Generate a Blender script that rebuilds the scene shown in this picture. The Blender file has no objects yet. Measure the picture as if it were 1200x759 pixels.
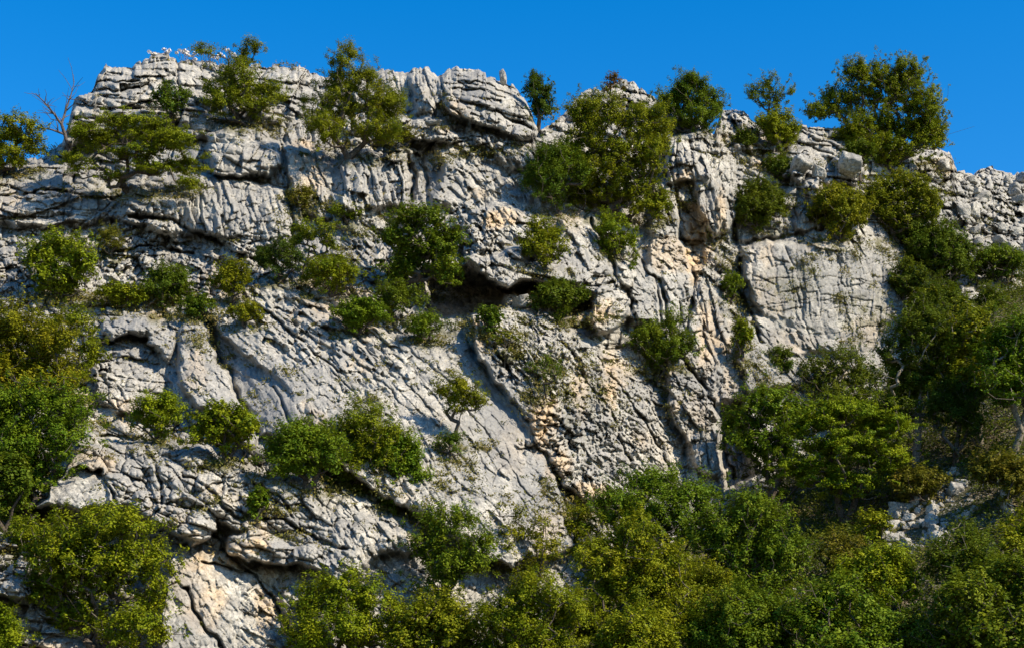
import bpy, math, random
import numpy as np
C = bpy.context.scene.collection
SC = bpy.context.scene
f4 = np.float32
rng = np.random.default_rng(7)

# ------------------------------------------------------------------ camera
PITCH = math.radians(18.0); FP = 2000.0; CAMZ = 1.7
cp, sp = math.cos(PITCH), math.sin(PITCH)
def ray(px, py):
    """direction (x, z) per metre of depth Y for a viewing direction"""
    a = (np.asarray(px, dtype=np.float64) - 600.0) / FP
    b = (379.5 - np.asarray(py, dtype=np.float64)) / FP
    ry = cp - b * sp; rz = sp + b * cp
    return a / ry, rz / ry
def world(px, py, Y):
    rx, rz = ray(px, py)
    return rx * Y, np.asarray(Y) + 0 * rx, CAMZ + rz * Y

cam = bpy.data.cameras.new('camera'); co = bpy.data.objects.new('camera', cam); C.objects.link(co)
co.location = (0, 0, CAMZ); co.rotation_euler = (math.pi / 2 + PITCH, 0, 0)
cam.sensor_width = 36; cam.lens = FP / 1200 * 36; cam.clip_end = 6000
SC.camera = co

# ------------------------------------------------------------------ the plants, listed
TR, SH = 'tree', 'shrub'
GT, GS = 'trees growing on and below the cliff', 'shrubs rooted in the cliff'
# kind, category, outline in the photograph (left, right, top, foot), label, colour, habit, options
VEG = [
 # ---- along the crest
 (TR,(-60,58,128,206),'yellowish broadleaf tree cut off by the left edge, its top against the sky','yellow','open',dict(at=(0,205),lobes=[(-10,165,40,26),(22,150,28,18),(38,172,18,16),(10,185,30,14)])),
 (TR,(70,244,128,238),'wide flat spreading tree with visible dark branches in front of the left summit','olive','pads',dict(at=(150,226),lobes=[(150,149,52,15),(108,160,30,17),(192,165,42,14),(92,190,26,13),(216,196,28,15),(160,180,35,12),(222,216,16,12),(126,206,24,10),(178,200,26,9)],stems=3,gap=.06,dens=1.15)),
 (SH,(174,228,97,138),'small round dark bush behind the top of the flat spreading tree','deep','bushy',{}),
 (TR,(225,342,42,150),'tree with one tall sprig above the crest beside white flowers','olive','open',dict(at=(285,148),lobes=[(280,95,30,30),(294,55,17,10),(283,70,14,12),(318,108,24,16),(262,120,26,20),(300,126,30,18),(248,104,16,12),(238,60,14,10)],stems=3)),
 (TR,(352,478,45,188),'tall layered tree left of the summit block rising above the crest','olive','dense',dict(at=(408,186),lobes=[(404,66,20,18),(415,93,38,20),(450,122,32,24),(394,124,40,24),(382,150,30,22),(440,154,34,16)],stems=2)),
 (TR,(612,651,81,140),'narrow dark green conifer-like tree in the notch right of the summit block','dark','dense',dict(at=(632,140),lobes=[(631,112,18,22),(630,94,9,10),(634,128,17,10)])),
 (TR,(638,786,104,262),'largest yellow green tree clump at the centre right of the crest','olive','open',dict(at=(712,258),lobes=[(695,134,42,24),(750,142,38,24),(770,165,20,22),(690,166,32,20),(730,182,44,20),(705,210,44,24),(752,206,26,22),(668,190,26,20),(700,234,40,20),(745,234,26,20),(765,180,18,22)],stems=3,gap=.08)),
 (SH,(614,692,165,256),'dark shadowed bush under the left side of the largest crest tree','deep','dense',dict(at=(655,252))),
 (SH,(694,752,248,332),'bright green creeping shrub trailing down a slab below the largest crest tree','bright','open',dict(at=(722,300),lobes=[(718,268,22,18),(735,280,16,16),(712,290,13,16),(742,306,8,16)])),
 (SH,(704,738,84,120),'leafless reddish shrub on the crest beside a pointed rock','red','twiggy',dict(at=(720,118))),
 (TR,(762,858,82,158),'round dark green tree on the crest between the large clump and a rock notch','green','dense',dict(at=(810,156),lobes=[(808,112,34,24),(785,120,22,20),(832,122,22,20),(815,138,32,14),(812,94,18,10)],stems=3)),
 (TR,(872,938,82,150),'thin see-through tree on the crest left of the big rounded one','green','sparse',dict(at=(904,148),lobes=[(902,98,22,12),(885,108,14,12),(920,112,16,14),(905,118,20,12)],gap=.2,dens=.62)),
 (SH,(884,938,127,182),'dense yellow green bush at the foot of the thin see-through tree','yellow','dense',dict(at=(910,178))),
 (SH,(896,934,180,216),'low dark bush wedged between boulders under the thin crest tree','deep','bushy',{}),
 (TR,(938,1114,59,196),'biggest rounded tree on the right end of the crest against blue sky','olive','open',dict(at=(1040,192),lobes=[(1035,105,48,36),(982,120,32,20),(1062,84,26,20),(1082,126,26,32),(1096,163,16,18),(1030,150,44,22),(1004,84,22,16),(1070,160,30,22),(960,130,20,10),(1000,158,24,16),(1040,175,40,16),(1088,150,22,22)],stems=3,gap=.08,dens=1.0)),
 (SH,(985,1030,165,200),'low green bush under the left edge of the biggest crest tree','deep','bushy',{}),
 # ---- upper face
 (SH,(112,150,262,302),'brownish half dry shrub right of a round yellow green bush','brown','twiggy',dict(dens=.6)),
 (TR,(24,116,264,352),'round yellow green bush tree on the left ledge above the big tree mass','olive','dense',dict(at=(72,350),lobes=[(70,290,36,20),(45,305,22,20),(96,305,20,22),(70,325,34,20)])),
 (SH,(164,226,306,372),'dark olive shrub among broken blocks in the upper left face','deep','open',{}),
 (SH,(248,300,300,352),'light green bush on a narrow ledge left of a dark round bush','olive','open',{}),
 (SH,(262,312,354,384),'low cushion bush on top of the dipping slab','olive','bushy',{}),
 (SH,(296,360,282,334),'dark nearly black green round bush beneath a slender young tree','dark','dense',{}),
 (TR,(330,398,252,332),'slender young tree with a bare stem and an airy yellow green crown','olive','open',dict(at=(352,330),lobes=[(365,272,30,14),(348,284,16,10),(384,284,13,10)],gap=.18,foot=.3)),
 (SH,(350,426,302,348),'spreading yellow green bush right of the slender young tree','olive','open',{}),
 (SH,(386,456,348,392),'flat green bush at the top edge of the dipping slab','green','pads',{}),
 (TR,(442,548,236,350),'shady tree with thin dark branches left of the cave mouth','green','open',dict(at=(498,348),dens=1.2,lobes=[(492,258,36,16),(520,282,26,20),(470,280,26,18),(498,300,34,16),(470,318,26,18),(525,318,20,18)],stems=2,gap=.08)),
 (SH,(432,502,328,376),'dark green bush at the left foot of the shady cave tree','deep','dense',{}),
 (SH,(472,532,366,402),'low green bush on the slab edge just below the cave','green','bushy',{}),
 (SH,(556,592,358,394),'small bush hanging on top of the rough buttress','deep','bushy',{}),
 (SH,(606,668,256,322),'olive bush on the shelf above the overhanging block','olive','open',dict(at=(640,318))),
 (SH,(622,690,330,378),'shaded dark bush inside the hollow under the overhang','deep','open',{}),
 (SH,(858,922,211,278),'dark olive bush clinging to the face above the smooth right wall','deep','dense',dict(at=(890,272))),
 (SH,(943,1022,218,288),'left one of two bushes along the top edge of the smooth right wall','olive','dense',dict(at=(985,284))),
 (TR,(1000,1108,196,286),'wide tree above the smooth right wall below the biggest crest tree','olive','dense',dict(at=(1052,284),lobes=[(1055,222,40,20),(1025,235,24,18),(1085,240,20,24),(1050,256,40,20)],stems=3)),
 (SH,(1062,1138,262,344),'dark bush column running down the right edge of the smooth wall','deep','dense',dict(at=(1100,342))),
 (SH,(1130,1205,290,334),'low green bush on the upper right rubble by the low rock step','green','bushy',{}),
 (SH,(1140,1180,332,386),'small bush growing below the low rock step at far right','green','open',{}),
 # ---- middle
 (SH,(730,822,358,438),'dense dark green bush in the notch right of the rough buttress','green','dense',dict(at=(780,434),lobes=[(788,376,20,16),(760,395,26,18),(795,405,24,20),(772,415,26,16)])),
 (TR,(504,582,438,526),'little lone tree with a bent thin trunk on the smooth slab','olive','open',dict(at=(527,522),lobes=[(540,460,26,16),(520,458,12,14),(562,470,14,10),(535,478,18,8)],stems=1,gap=.1,dens=1.2)),
 (SH,(508,545,500,540),'sparse low shrub at the foot of the little lone tree','deep','twiggy',dict(dens=.6)),
 (SH,(151,218,460,520),'bright yellow green bush at the left end of the lower ledge','bright','open',{}),
 (SH,(224,304,472,544),'bright bush on the lower ledge right of another bright bush','olive','open',{}),
 (SH,(312,404,496,574),'left bush of the long hedge-like clump under the big slab','green','dense',dict(dens=1.2)),
 (TR,(372,470,470,580),'middle tree of the long clump under the big slab with twigs on top','olive','dense',dict(at=(420,578),lobes=[(425,498,34,26),(395,522,30,24),(452,518,30,26),(425,548,46,30)],stems=3,dens=1.2)),
 (SH,(428,498,506,600),'right bush of the long clump under the big slab','green','dense',dict(dens=1.2)),
 (SH,(372,402,528,566),'reddish brown leaved bush inside the long clump','brown','twiggy',dict(dens=.7)),
 (SH,(289,314,570,612),'small upright shrub alone on the lower left slab','green','bushy',{}),
 # ---- left tree mass
 (TR,(-70,80,352,520),'tall yellow green tree at the left edge, upper part of the tree mass','olive','dense',dict(at=(10,520),lobes=[(15,385,46,30),(-20,410,40,30),(40,420,40,30),(10,450,54,34),(66,400,26,22),(60,450,36,30)],stems=2)),
 (TR,(40,124,356,470),'airy olive tree on the right of the left tree mass beside fluted blocks','olive','open',dict(at=(84,470),lobes=[(85,380,36,20),(60,400,26,20),(102,412,22,20),(80,440,26,20)],stems=2)),
 (TR,(-50,106,440,600),'broad bright green tree in the lower part of the left tree mass','green','dense',dict(at=(20,600),lobes=[(55,480,54,32),(0,480,40,34),(74,515,34,28),(20,530,54,36),(-10,570,44,34),(52,558,40,24),(10,600,30,18)],stems=3)),
 (SH,(-30,40,528,622),'dark tangled bush beneath the left tree mass at the picture edge','deep','dense',{}),
 # ---- lower left
 (TR,(26,216,588,775),'large bushy tree with many stems in the lower left corner','olive','dense',dict(at=(122,770),lobes=[(120,620,62,26),(75,650,40,30),(165,655,42,30),(115,670,70,34),(60,690,34,24),(180,700,30,24),(90,725,40,24),(150,735,50,26)],stems=5,gap=.14)),
 (SH,(-50,30,710,790),'yellow green bush in the extreme lower left corner','bright','dense',{}),
 (SH,(20,75,610,670),'sparse shrub on the rock left of the large lower left tree','olive','twiggy',dict(dens=.6)),
 # ---- along the foot of the cliff
 (TR,(322,472,655,800),'light green airy tree in front of the pale lower face','bright','open',dict(at=(395,800),lobes=[(410,685,36,22),(375,705,36,24),(440,715,34,24),(400,740,60,28),(350,750,26,20)],stems=3)),
 (TR,(478,586,586,740),'dark tree with two bare trunks at the foot of the smooth slab','green','dense',dict(at=(522,740),lobes=[(525,612,36,22),(500,640,30,24),(555,640,30,24),(530,665,44,24),(505,690,22,16)],stems=2,gap=.16,foot=.3)),
 (TR,(566,660,588,720),'thin twiggy half bare tree right of the dark two trunked tree','olive','twiggy',dict(at=(604,715),dens=.55,lobes=[(610,625,38,30),(590,650,22,22),(635,645,24,28),(612,670,34,16)],stems=3)),
 (SH,(450,575,700,820),'low green thicket below the dark two trunked tree','olive','dense',{}),
 (TR,(560,690,668,830),'yellow tinged bush tree at the bottom centre','yellow','dense',dict(at=(625,825),lobes=[(625,700,44,26),(590,725,36,26),(660,720,36,28),(625,760,64,40)],stems=4)),
 (TR,(664,800,600,800),'tall yellow olive tree left of the dark green mound by the buttress foot','olive','dense',dict(at=(735,800),lobes=[(735,630,38,26),(700,655,36,28),(770,660,36,30),(735,690,58,34),(700,730,40,30),(775,730,40,36)],stems=3)),
 (TR,(690,852,540,690),'dark green mounded tree directly under the rough buttress','green','dense',dict(at=(785,690),lobes=[(770,568,40,22),(725,590,36,24),(815,585,34,24),(770,610,62,30),(830,625,24,30)],stems=3)),
 (TR,(800,950,570,735),'round green tree at the mouth of the dark gully','green','dense',dict(at=(880,735),lobes=[(880,600,40,24),(840,630,36,30),(915,640,32,30),(880,660,58,34),(870,700,60,28)],stems=3)),
 (SH,(770,862,655,770),'pale olive bush in front of the round gully mouth tree','olive','open',{}),
 (TR,(844,960,440,600),'left half of the large layered tree pair in front of the gully','green','dense',dict(at=(905,600),lobes=[(900,470,34,22),(875,495,30,20),(930,490,30,22),(895,520,44,22),(920,548,36,22)],stems=2,gap=.12)),
 (TR,(915,1080,455,618),'broad layered bright tree at right centre with dark shade beneath','bright','pads',dict(at=(990,616),lobes=[(990,485,52,20),(950,500,36,18),(1035,500,38,20),(990,525,64,20),(1040,540,34,18),(950,550,40,20),(1000,568,44,16)],stems=2,dens=1.1,gap=.08)),
 (TR,(922,1036,396,500),'dark tree against the lower edge of the smooth right wall','deep','open',dict(at=(985,498),lobes=[(985,425,40,20),(955,440,26,22),(1012,445,24,24),(985,470,46,20)],stems=2)),
 # ---- wooded slope at the right
 (TR,(1030,1125,352,560),'tall tree with a pale slender trunk in the right hand wood','deep','dense',dict(at=(1072,556),bark='pale',lobes=[(1080,385,38,28),(1050,415,26,26),(1105,420,28,28),(1075,450,44,26),(1050,480,30,18)],stems=1,foot=.4)),
 (TR,(1095,1180,362,530),'olive topped tree with two pale trunks in the right hand wood','olive','dense',dict(at=(1150,528),bark='pale',lobes=[(1140,385,34,22),(1120,410,26,22),(1160,415,26,22),(1140,445,40,22),(1120,470,30,16)],stems=2,foot=.4)),
 (TR,(1145,1260,340,535),'dense green tree cut by the right edge above the scree','green','dense',dict(at=(1188,532),bark='pale',lobes=[(1195,390,40,24),(1170,420,30,28),(1215,430,36,30),(1190,455,44,26)],stems=2,foot=.35)),
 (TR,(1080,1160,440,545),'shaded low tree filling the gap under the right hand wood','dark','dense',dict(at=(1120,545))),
 (SH,(1040,1090,300,370),'dark shrub strip at the right edge of the smooth wall','deep','open',{}),
 (SH,(1060,1140,340,400),'rusty tinged bush above the right hand wood','olive','open',{}),
 (SH,(1042,1112,548,592),'rusty red low bush at the top of the scree','brown','dense',dict(dens=.8)),
 (SH,(1000,1046,596,645),'small olive bush at the left edge of the scree','olive','open',{}),
 (SH,(1140,1212,528,598),'mixed green and rusty bush beside the scree at the right','brown','dense',{}),
 (SH,(1168,1228,600,672),'yellowish bush near the right edge below the scree','yellow','open',{}),
 (SH,(955,1012,618,680),'sparse pinkish dry shrub on stony soil in the gap between trees','brown','twiggy',dict(dens=.6)),
 (SH,(980,1078,640,725),'rounded yellow green bush just below the scree','bright','dense',{}),
 (SH,(1088,1170,618,720),'dark green bush in the lower right with pale twigs','deep','open',dict(bark='pale')),
 (TR,(1095,1260,640,830),'large dark tree in the lower right corner','green','dense',dict(at=(1175,825),lobes=[(1180,680,46,28),(1130,705,36,30),(1220,700,36,30),(1175,750,76,44)],stems=4)),
 (TR,(925,1060,672,820),'fresh green bush tree at the bottom right of centre','green','dense',dict(at=(990,815),lobes=[(990,705,46,26),(955,730,34,28),(1030,730,34,28),(990,765,64,36)],stems=4)),
 (SH,(812,935,690,810),'low green bush at the bottom edge beside a pale olive one','green','dense',{}),
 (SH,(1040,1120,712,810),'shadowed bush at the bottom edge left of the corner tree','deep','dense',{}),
 (SH,(336,374,216,252),'brownish green low shrub in the joint at the right end of the fluted ledge','brown','open',{}),
 (SH,(384,428,238,264),'flat olive shrub on the small ledge above the slender young tree','olive','bushy',{}),
 (SH,(108,172,334,362),'low olive shrubbery along the ledge above the arched hollow at left','olive','bushy',{}),
 (SH,(206,252,346,374),'low dark shrub at the upper tip of the dipping slab','deep','bushy',{}),
 (SH,(842,872,316,354),'small shrub in the crack along the left side of the smooth right wall','green','open',{}),
 (SH,(856,884,372,422),'thin shrub trailing in the joint below the left side of the smooth right wall','olive','open',{}),
 (SH,(882,930,404,456),'dark shrub under the lower left corner of the smooth right wall','deep','open',{}),
 (SH,(612,668,412,466),'thin dull green herb patch hanging on the middle of the rough buttress','deep','twiggy',dict(dens=.3)),
 (SH,(572,612,384,416),'small thin shrub on the upper left shoulder of the rough buttress','olive','twiggy',dict(dens=.35)),
 (SH,(1072,1134,326,404),'dark green shrub below the bush column at the right edge of the smooth wall','deep','dense',{}),
 (SH,(1046,1104,258,302),'olive bush tucked under the wide tree above the smooth right wall','deep','dense',{}),
 (SH,(642,702,588,650),'yellowish shrub at the lower end of the big slab by the buttress corner','yellow','open',{}),
 (SH,(444,492,148,174),'dry brownish shrub on the shelf left of the flat slab','brown','twiggy',dict(dens=.7)),
 (SH,(858,886,150,180),'tiny dark shrub in the rock notch on the crest','deep','bushy',{}),
 (SH,(752,790,222,262),'olive shrub hanging at the left side of the ochre pillar','olive','open',{}),
 (SH,(4,52,604,650),'low olive shrub under the left tree mass beside the overhang','olive','open',{}),
 (SH,(692,800,722,830),'low yellow bush at the very bottom in front of the tall yellow olive tree','yellow','dense',{}),
]

# ------------------------------------------------------------------ noise
def h2(ix, iy, seed):
    h = (ix.astype(np.int64) * 374761393 + iy.astype(np.int64) * 668265263 + seed * 1274126177) & 0xFFFFFFFF
    h = ((h ^ (h >> 13)) * 1274126177) & 0xFFFFFFFF
    h = ((h ^ (h >> 16)) * 2246822519) & 0xFFFFFFFF
    return ((h ^ (h >> 15)) & 0xFFFFFF).astype(f4) / f4(0xFFFFFF)
def vnoise(x, y, seed):
    ix = np.floor(x); iy = np.floor(y); fx = (x - ix).astype(f4); fy = (y - iy).astype(f4)
    fx = fx * fx * fx * (fx * (fx * 6 - 15) + 10); fy = fy * fy * fy * (fy * (fy * 6 - 15) + 10)
    ix = ix.astype(np.int64); iy = iy.astype(np.int64)
    a = h2(ix, iy, seed); b = h2(ix + 1, iy, seed); c = h2(ix, iy + 1, seed); d = h2(ix + 1, iy + 1, seed)
    return (a + (b - a) * fx) * (1 - fy) + (c + (d - c) * fx) * fy
def fbm(x, y, seed, octv=4, gain=0.5):
    s = np.zeros(np.broadcast(x, y).shape, f4); a = 1.0; n = 0
    for o in range(octv):
        ca, sa = math.cos(o * 1.1), math.sin(o * 1.1)
        s += f4(a) * (vnoise((x * ca - y * sa) * 2 ** o, (x * sa + y * ca) * 2 ** o, seed + o * 17) - f4(.5)); n += a; a *= gain
    return s / f4(n) * 2
def ridged(x, y, seed, octv=3):
    s = 0; a = 1.0; n = 0
    for o in range(octv):
        s = s + a * (1 - np.abs(2 * vnoise(x * 2 ** o + 5.3 * o, y * 2 ** o, seed + o * 31) - 1)); n += a; a *= .5
    return (s / n).astype(f4)
def voronoi(x, y, seed, jit=0.9):
    ix = np.floor(x).astype(np.int64); iy = np.floor(y).astype(np.int64)
    f1 = np.full(x.shape, 9, f4); f2 = np.full(x.shape, 9, f4)
    cx = np.zeros(x.shape, np.int64); cy = np.zeros(x.shape, np.int64)
    dx1 = np.zeros(x.shape, f4); dy1 = np.zeros(x.shape, f4)
    for i in (-1, 0, 1):
        for j in (-1, 0, 1):
            gx, gy = ix + i, iy + j
            dx = (gx + .5 + (h2(gx, gy, seed) - .5) * jit - x).astype(f4)
            dy = (gy + .5 + (h2(gx, gy, seed + 7) - .5) * jit - y).astype(f4)
            d = .45 * np.sqrt(dx * dx + dy * dy) + .55 * np.maximum(np.abs(dx), np.abs(dy))
            m = d < f1
            f2 = np.where(m, f1, np.minimum(f2, d)); f1 = np.where(m, d, f1)
            cx = np.where(m, gx, cx); cy = np.where(m, gy, cy)
            dx1 = np.where(m, dx, dx1); dy1 = np.where(m, dy, dy1)
    return f1, f2 - f1, cx, cy, dx1, dy1
def jcell(x, row, seed, jit=.42):
    """irregular spacing along one axis: cell index, distance to the nearer joint, position within the cell"""
    b = lambda k: k + jit * 2 * (h2(k, row, seed) - .5)
    i = np.floor(x).astype(np.int64); i = np.where(x < b(i), i - 1, np.where(x >= b(i + 1), i + 1, i))
    lo, hi = b(i), b(i + 1)
    return i, np.minimum(x - lo, hi - x).astype(f4), ((x - lo) / (hi - lo + 1e-6) - .5).astype(f4)
def beds(u, v, seed):
    """bedding planes along u, cross joints stopping at the beds"""
    r, dv, pv = jcell(v, np.zeros(v.shape, np.int64), seed)
    c, du, pu = jcell(u + 3.7 * h2(r, r * 0, seed + 3), r, seed + 5)
    return du, dv, c, r, -pu, -pv
def sstep(a, b, x):
    t = np.clip((x - a) / (b - a), 0, 1); return t * t * (3 - 2 * t)

# ------------------------------------------------------------------ mesh helpers
def mesh_from(name, V, F, mat, smooth=False, attrs=None, fattrs=None):
    """V (n,3); F (m,k) with k = 3 or 4"""
    me = bpy.data.meshes.new(name)
    V = np.ascontiguousarray(V, f4); F = np.ascontiguousarray(F, np.int32)
    me.vertices.add(len(V)); me.vertices.foreach_set('co', V.ravel())
    k = F.shape[1]
    me.loops.add(F.size); me.loops.foreach_set('vertex_index', F.ravel())
    me.polygons.add(len(F)); me.polygons.foreach_set('loop_start', np.arange(0, F.size, k, dtype=np.int32))
    me.polygons.foreach_set('loop_total', np.full(len(F), k, np.int32))
    if smooth: me.polygons.foreach_set('use_smooth', np.ones(len(F), bool))
    for nm, arr in (attrs or {}).items():
        a = me.attributes.new(nm, 'FLOAT_COLOR', 'POINT'); a.data.foreach_set('color', np.ascontiguousarray(arr, f4).ravel())
    for nm, arr in (fattrs or {}).items():
        a = me.attributes.new(nm, 'FLOAT', 'FACE'); a.data.foreach_set('value', np.ascontiguousarray(arr, f4).ravel())
    me.update(calc_edges=True)
    if mat: me.materials.append(mat)
    return me
def link(name, data, parent=None, loc=None):
    o = bpy.data.objects.new(name, data); C.objects.link(o)
    if parent: o.parent = parent
    if loc is not None: o.location = loc
    return o
def tag(o, label=None, cat=None, group=None, kind=None):
    if label: o['label'] = label
    if cat: o['category'] = cat
    if group: o['group'] = group
    if kind: o['kind'] = kind
    return o

# ------------------------------------------------------------------ materials
class NT:
    def __init__(s, m):
        m.use_nodes = True; s.t = m.node_tree; s.t.nodes.clear()
    def n(s, typ, **kw):
        nd = s.t.nodes.new(typ)
        for k, v in kw.items():
            if k == 'ins':
                for a, b in v.items(): nd.inputs[a].default_value = b
            else: setattr(nd, k, v)
        return nd
    def l(s, a, b): s.t.links.new(a, b)
    def ramp(s, src, pts):
        r = s.n('ShaderNodeValToRGB'); e = r.color_ramp.elements
        while len(e) < len(pts): e.new(.5)
        for q, (p, c) in zip(e, pts):
            q.position = p; q.color = (c, c, c, 1) if not isinstance(c, tuple) else (*c, 1)
        s.l(src, r.inputs[0]); return r.outputs[0]
    def mix(s, fac, a, b, mode='MIX'):
        m = s.n('ShaderNodeMix', data_type='RGBA', blend_type=mode)
        for i, v in ((0, fac), (6, a), (7, b)):
            if hasattr(v, 'links') or hasattr(v, 'is_linked'): s.l(v, m.inputs[i])
            elif isinstance(v, tuple): m.inputs[i].default_value = (*v, 1)
            else: m.inputs[i].default_value = v
        return m.outputs[2]

def rock_material(name, use_attr):
    m = bpy.data.materials.new(name); t = NT(m)
    out = t.n('ShaderNodeOutputMaterial'); bs = t.n('ShaderNodeBsdfPrincipled', ins={'Roughness': .9, 'Specular IOR Level': .2})
    t.l(bs.outputs[0], out.inputs[0])
    tc = t.n('ShaderNodeTexCoord'); P = tc.outputs['Object']
    n1 = t.n('ShaderNodeTexNoise', ins={'Scale': .9, 'Detail': 8, 'Roughness': .65}); t.l(P, n1.inputs[0])
    n2 = t.n('ShaderNodeTexNoise', ins={'Scale': 7, 'Detail': 6, 'Roughness': .7}); t.l(P, n2.inputs[0])
    n3 = t.n('ShaderNodeTexNoise', ins={'Scale': .25, 'Detail': 5, 'Roughness': .6}); t.l(P, n3.inputs[0])
    base = t.mix(t.ramp(n1.outputs[0], [(.36, 0.0), (.60, 1.0)]), (.25, .237, .210), (.462, .436, .378))
    base = t.mix(t.ramp(n2.outputs[0], [(.38, .85), (.53, 0.0)]), base, (.145, .142, .132))      # lichen speckle
    base = t.mix(t.ramp(n2.outputs[0], [(.57, 0.0), (.72, .7)]), base, (.56, .53, .475))       # chalky flecks
    # dark water streaks running down the face
    mp = t.n('ShaderNodeMapping'); mp.inputs['Scale'].default_value = (1.6, 1.6, .16); t.l(P, mp.inputs[0])
    n4 = t.n('ShaderNodeTexNoise', ins={'Scale': 1.2, 'Detail': 5, 'Roughness': .6}); t.l(mp.outputs[0], n4.inputs[0])
    base = t.mix(t.ramp(n4.outputs[0], [(.53, 0.0), (.66, .7)]), base, (.15, .149, .145))
    base = t.mix(t.ramp(n3.outputs[0], [(.40, .55), (.56, 0.0)]), base, (.215, .21, .2))       # weathered grey zones
    if use_attr:
        at = t.n('ShaderNodeAttribute', attribute_name='tone'); sx = t.n('ShaderNodeSeparateColor'); t.l(at.outputs[0], sx.inputs[0])
        och = t.mix(n2.outputs[0], (.47, .28, .11), (.56, .44, .28))
        mul = t.n('ShaderNodeMath', operation='MULTIPLY'); t.l(sx.outputs[0], mul.inputs[0])
        t.l(t.ramp(n1.outputs[0], [(.3, .25), (.6, 1.0)]), mul.inputs[1])
        base = t.mix(mul.outputs[0], base, och)
        base = t.mix(sx.outputs[1], base, (.185, .183, .178))
        base = t.mix(sx.outputs[2], base, (.09, .085, .03))
    t.l(base, bs.inputs['Base Color'])
    v = t.n('ShaderNodeTexVoronoi', feature='DISTANCE_TO_EDGE', ins={'Scale': 3.2})
    dist = t.mix(.22, P, n2.outputs[1]); t.l(dist, v.inputs[0])
    cr = t.ramp(v.outputs[0], [(0.0, 0.0), (.06, 1.0)])
    b1 = t.n('ShaderNodeBump', ins={'Strength': .5, 'Distance': .05}); t.l(cr, b1.inputs['Height'])
    b2 = t.n('ShaderNodeBump', ins={'Strength': .55, 'Distance': .05}); t.l(n2.outputs[0], b2.inputs['Height']); t.l(b1.outputs[0], b2.inputs['Normal'])
    t.l(b2.outputs[0], bs.inputs['Normal'])
    return m

def leaf_material(name, transl=.27):
    m = bpy.data.materials.new(name); t = NT(m)
    out = t.n('ShaderNodeOutputMaterial')
    oi = t.n('ShaderNodeObjectInfo'); at = t.n('ShaderNodeAttribute', attribute_name='tint')
    # tint: per leaf value 0..1, dark old leaves to young yellow ones
    hs = t.n('ShaderNodeHueSaturation'); t.l(oi.outputs['Color'], hs.inputs['Color'])
    mr = t.n('ShaderNodeMapRange', ins={3: .535, 4: .475}); t.l(at.outputs['Fac'], mr.inputs[0]); t.l(mr.outputs[0], hs.inputs['Hue'])
    mv = t.n('ShaderNodeMapRange', ins={3: .62, 4: 1.45}); t.l(at.outputs['Fac'], mv.inputs[0]); t.l(mv.outputs[0], hs.inputs['Value'])
    bs = t.n('ShaderNodeBsdfPrincipled', ins={'Roughness': .55, 'Specular IOR Level': .08}); t.l(hs.outputs[0], bs.inputs['Base Color'])
    tr = t.n('ShaderNodeBsdfTranslucent'); t.l(t.mix(.35, hs.outputs[0], (.16, .2, .01)), tr.inputs[0])
    mx = t.n('ShaderNodeMixShader', ins={0: transl}); t.l(bs.outputs[0], mx.inputs[1]); t.l(tr.outputs[0], mx.inputs[2])
    t.l(mx.outputs[0], out.inputs[0]); return m

def bark_material(name, c1, c2):
    m = bpy.data.materials.new(name); t = NT(m)
    out = t.n('ShaderNodeOutputMaterial'); bs = t.n('ShaderNodeBsdfPrincipled', ins={'Roughness': .9, 'Specular IOR Level': .15})
    tc = t.n('ShaderNodeTexCoord'); n = t.n('ShaderNodeTexNoise', ins={'Scale': 14, 'Detail': 5}); t.l(tc.outputs['Object'], n.inputs[0])
    t.l(t.mix(t.ramp(n.outputs[0], [(.35, 0.), (.65, 1.)]), c1, c2), bs.inputs['Base Color']); t.l(bs.outputs[0], out.inputs[0])
    bp = t.n('ShaderNodeBump', ins={'Strength': .6, 'Distance': .03}); t.l(n.outputs[0], bp.inputs['Height']); t.l(bp.outputs[0], bs.inputs['Normal'])
    return m
def soil_material():
    m = bpy.data.materials.new('soil'); t = NT(m)
    out = t.n('ShaderNodeOutputMaterial'); bs = t.n('ShaderNodeBsdfPrincipled', ins={'Roughness': .95, 'Specular IOR Level': .1})
    tc = t.n('ShaderNodeTexCoord'); n = t.n('ShaderNodeTexNoise', ins={'Scale': 1.1, 'Detail': 9, 'Roughness': .7}); t.l(tc.outputs['Object'], n.inputs[0])
    n2 = t.n('ShaderNodeTexNoise', ins={'Scale': 9, 'Detail': 6}); t.l(tc.outputs['Object'], n2.inputs[0])
    c = t.mix(t.ramp(n.outputs[0], [(.4, 0.), (.6, 1.)]), (.045, .05, .018), (.12, .095, .06))
    c = t.mix(t.ramp(n2.outputs[0], [(.58, 0.), (.66, 1.)]), c, (.3, .28, .25))
    t.l(c, bs.inputs['Base Color']); t.l(bs.outputs[0], out.inputs[0])
    bp = t.n('ShaderNodeBump', ins={'Strength': .9, 'Distance': .15}); t.l(n2.outputs[0], bp.inputs['Height']); t.l(bp.outputs[0], bs.inputs['Normal'])
    return m
M_ROCK = rock_material('limestone', True)
M_STONE = rock_material('limestone_boulder', False)
M_LEAF = leaf_material('leaves'); M_GRASS = leaf_material('grass_blades', .2)
M_BARK = bark_material('bark', (.045, .035, .027), (.11, .09, .07))
M_PALE = bark_material('pale_bark', (.10, .085, .065), (.22, .19, .145))
M_GREY = bark_material('weathered_wood', (.045, .038, .034), (.12, .10, .09))
M_FLOWER = bark_material('white_petals', (.5, .47, .44), (.66, .63, .6))
M_SOIL = soil_material()

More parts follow.
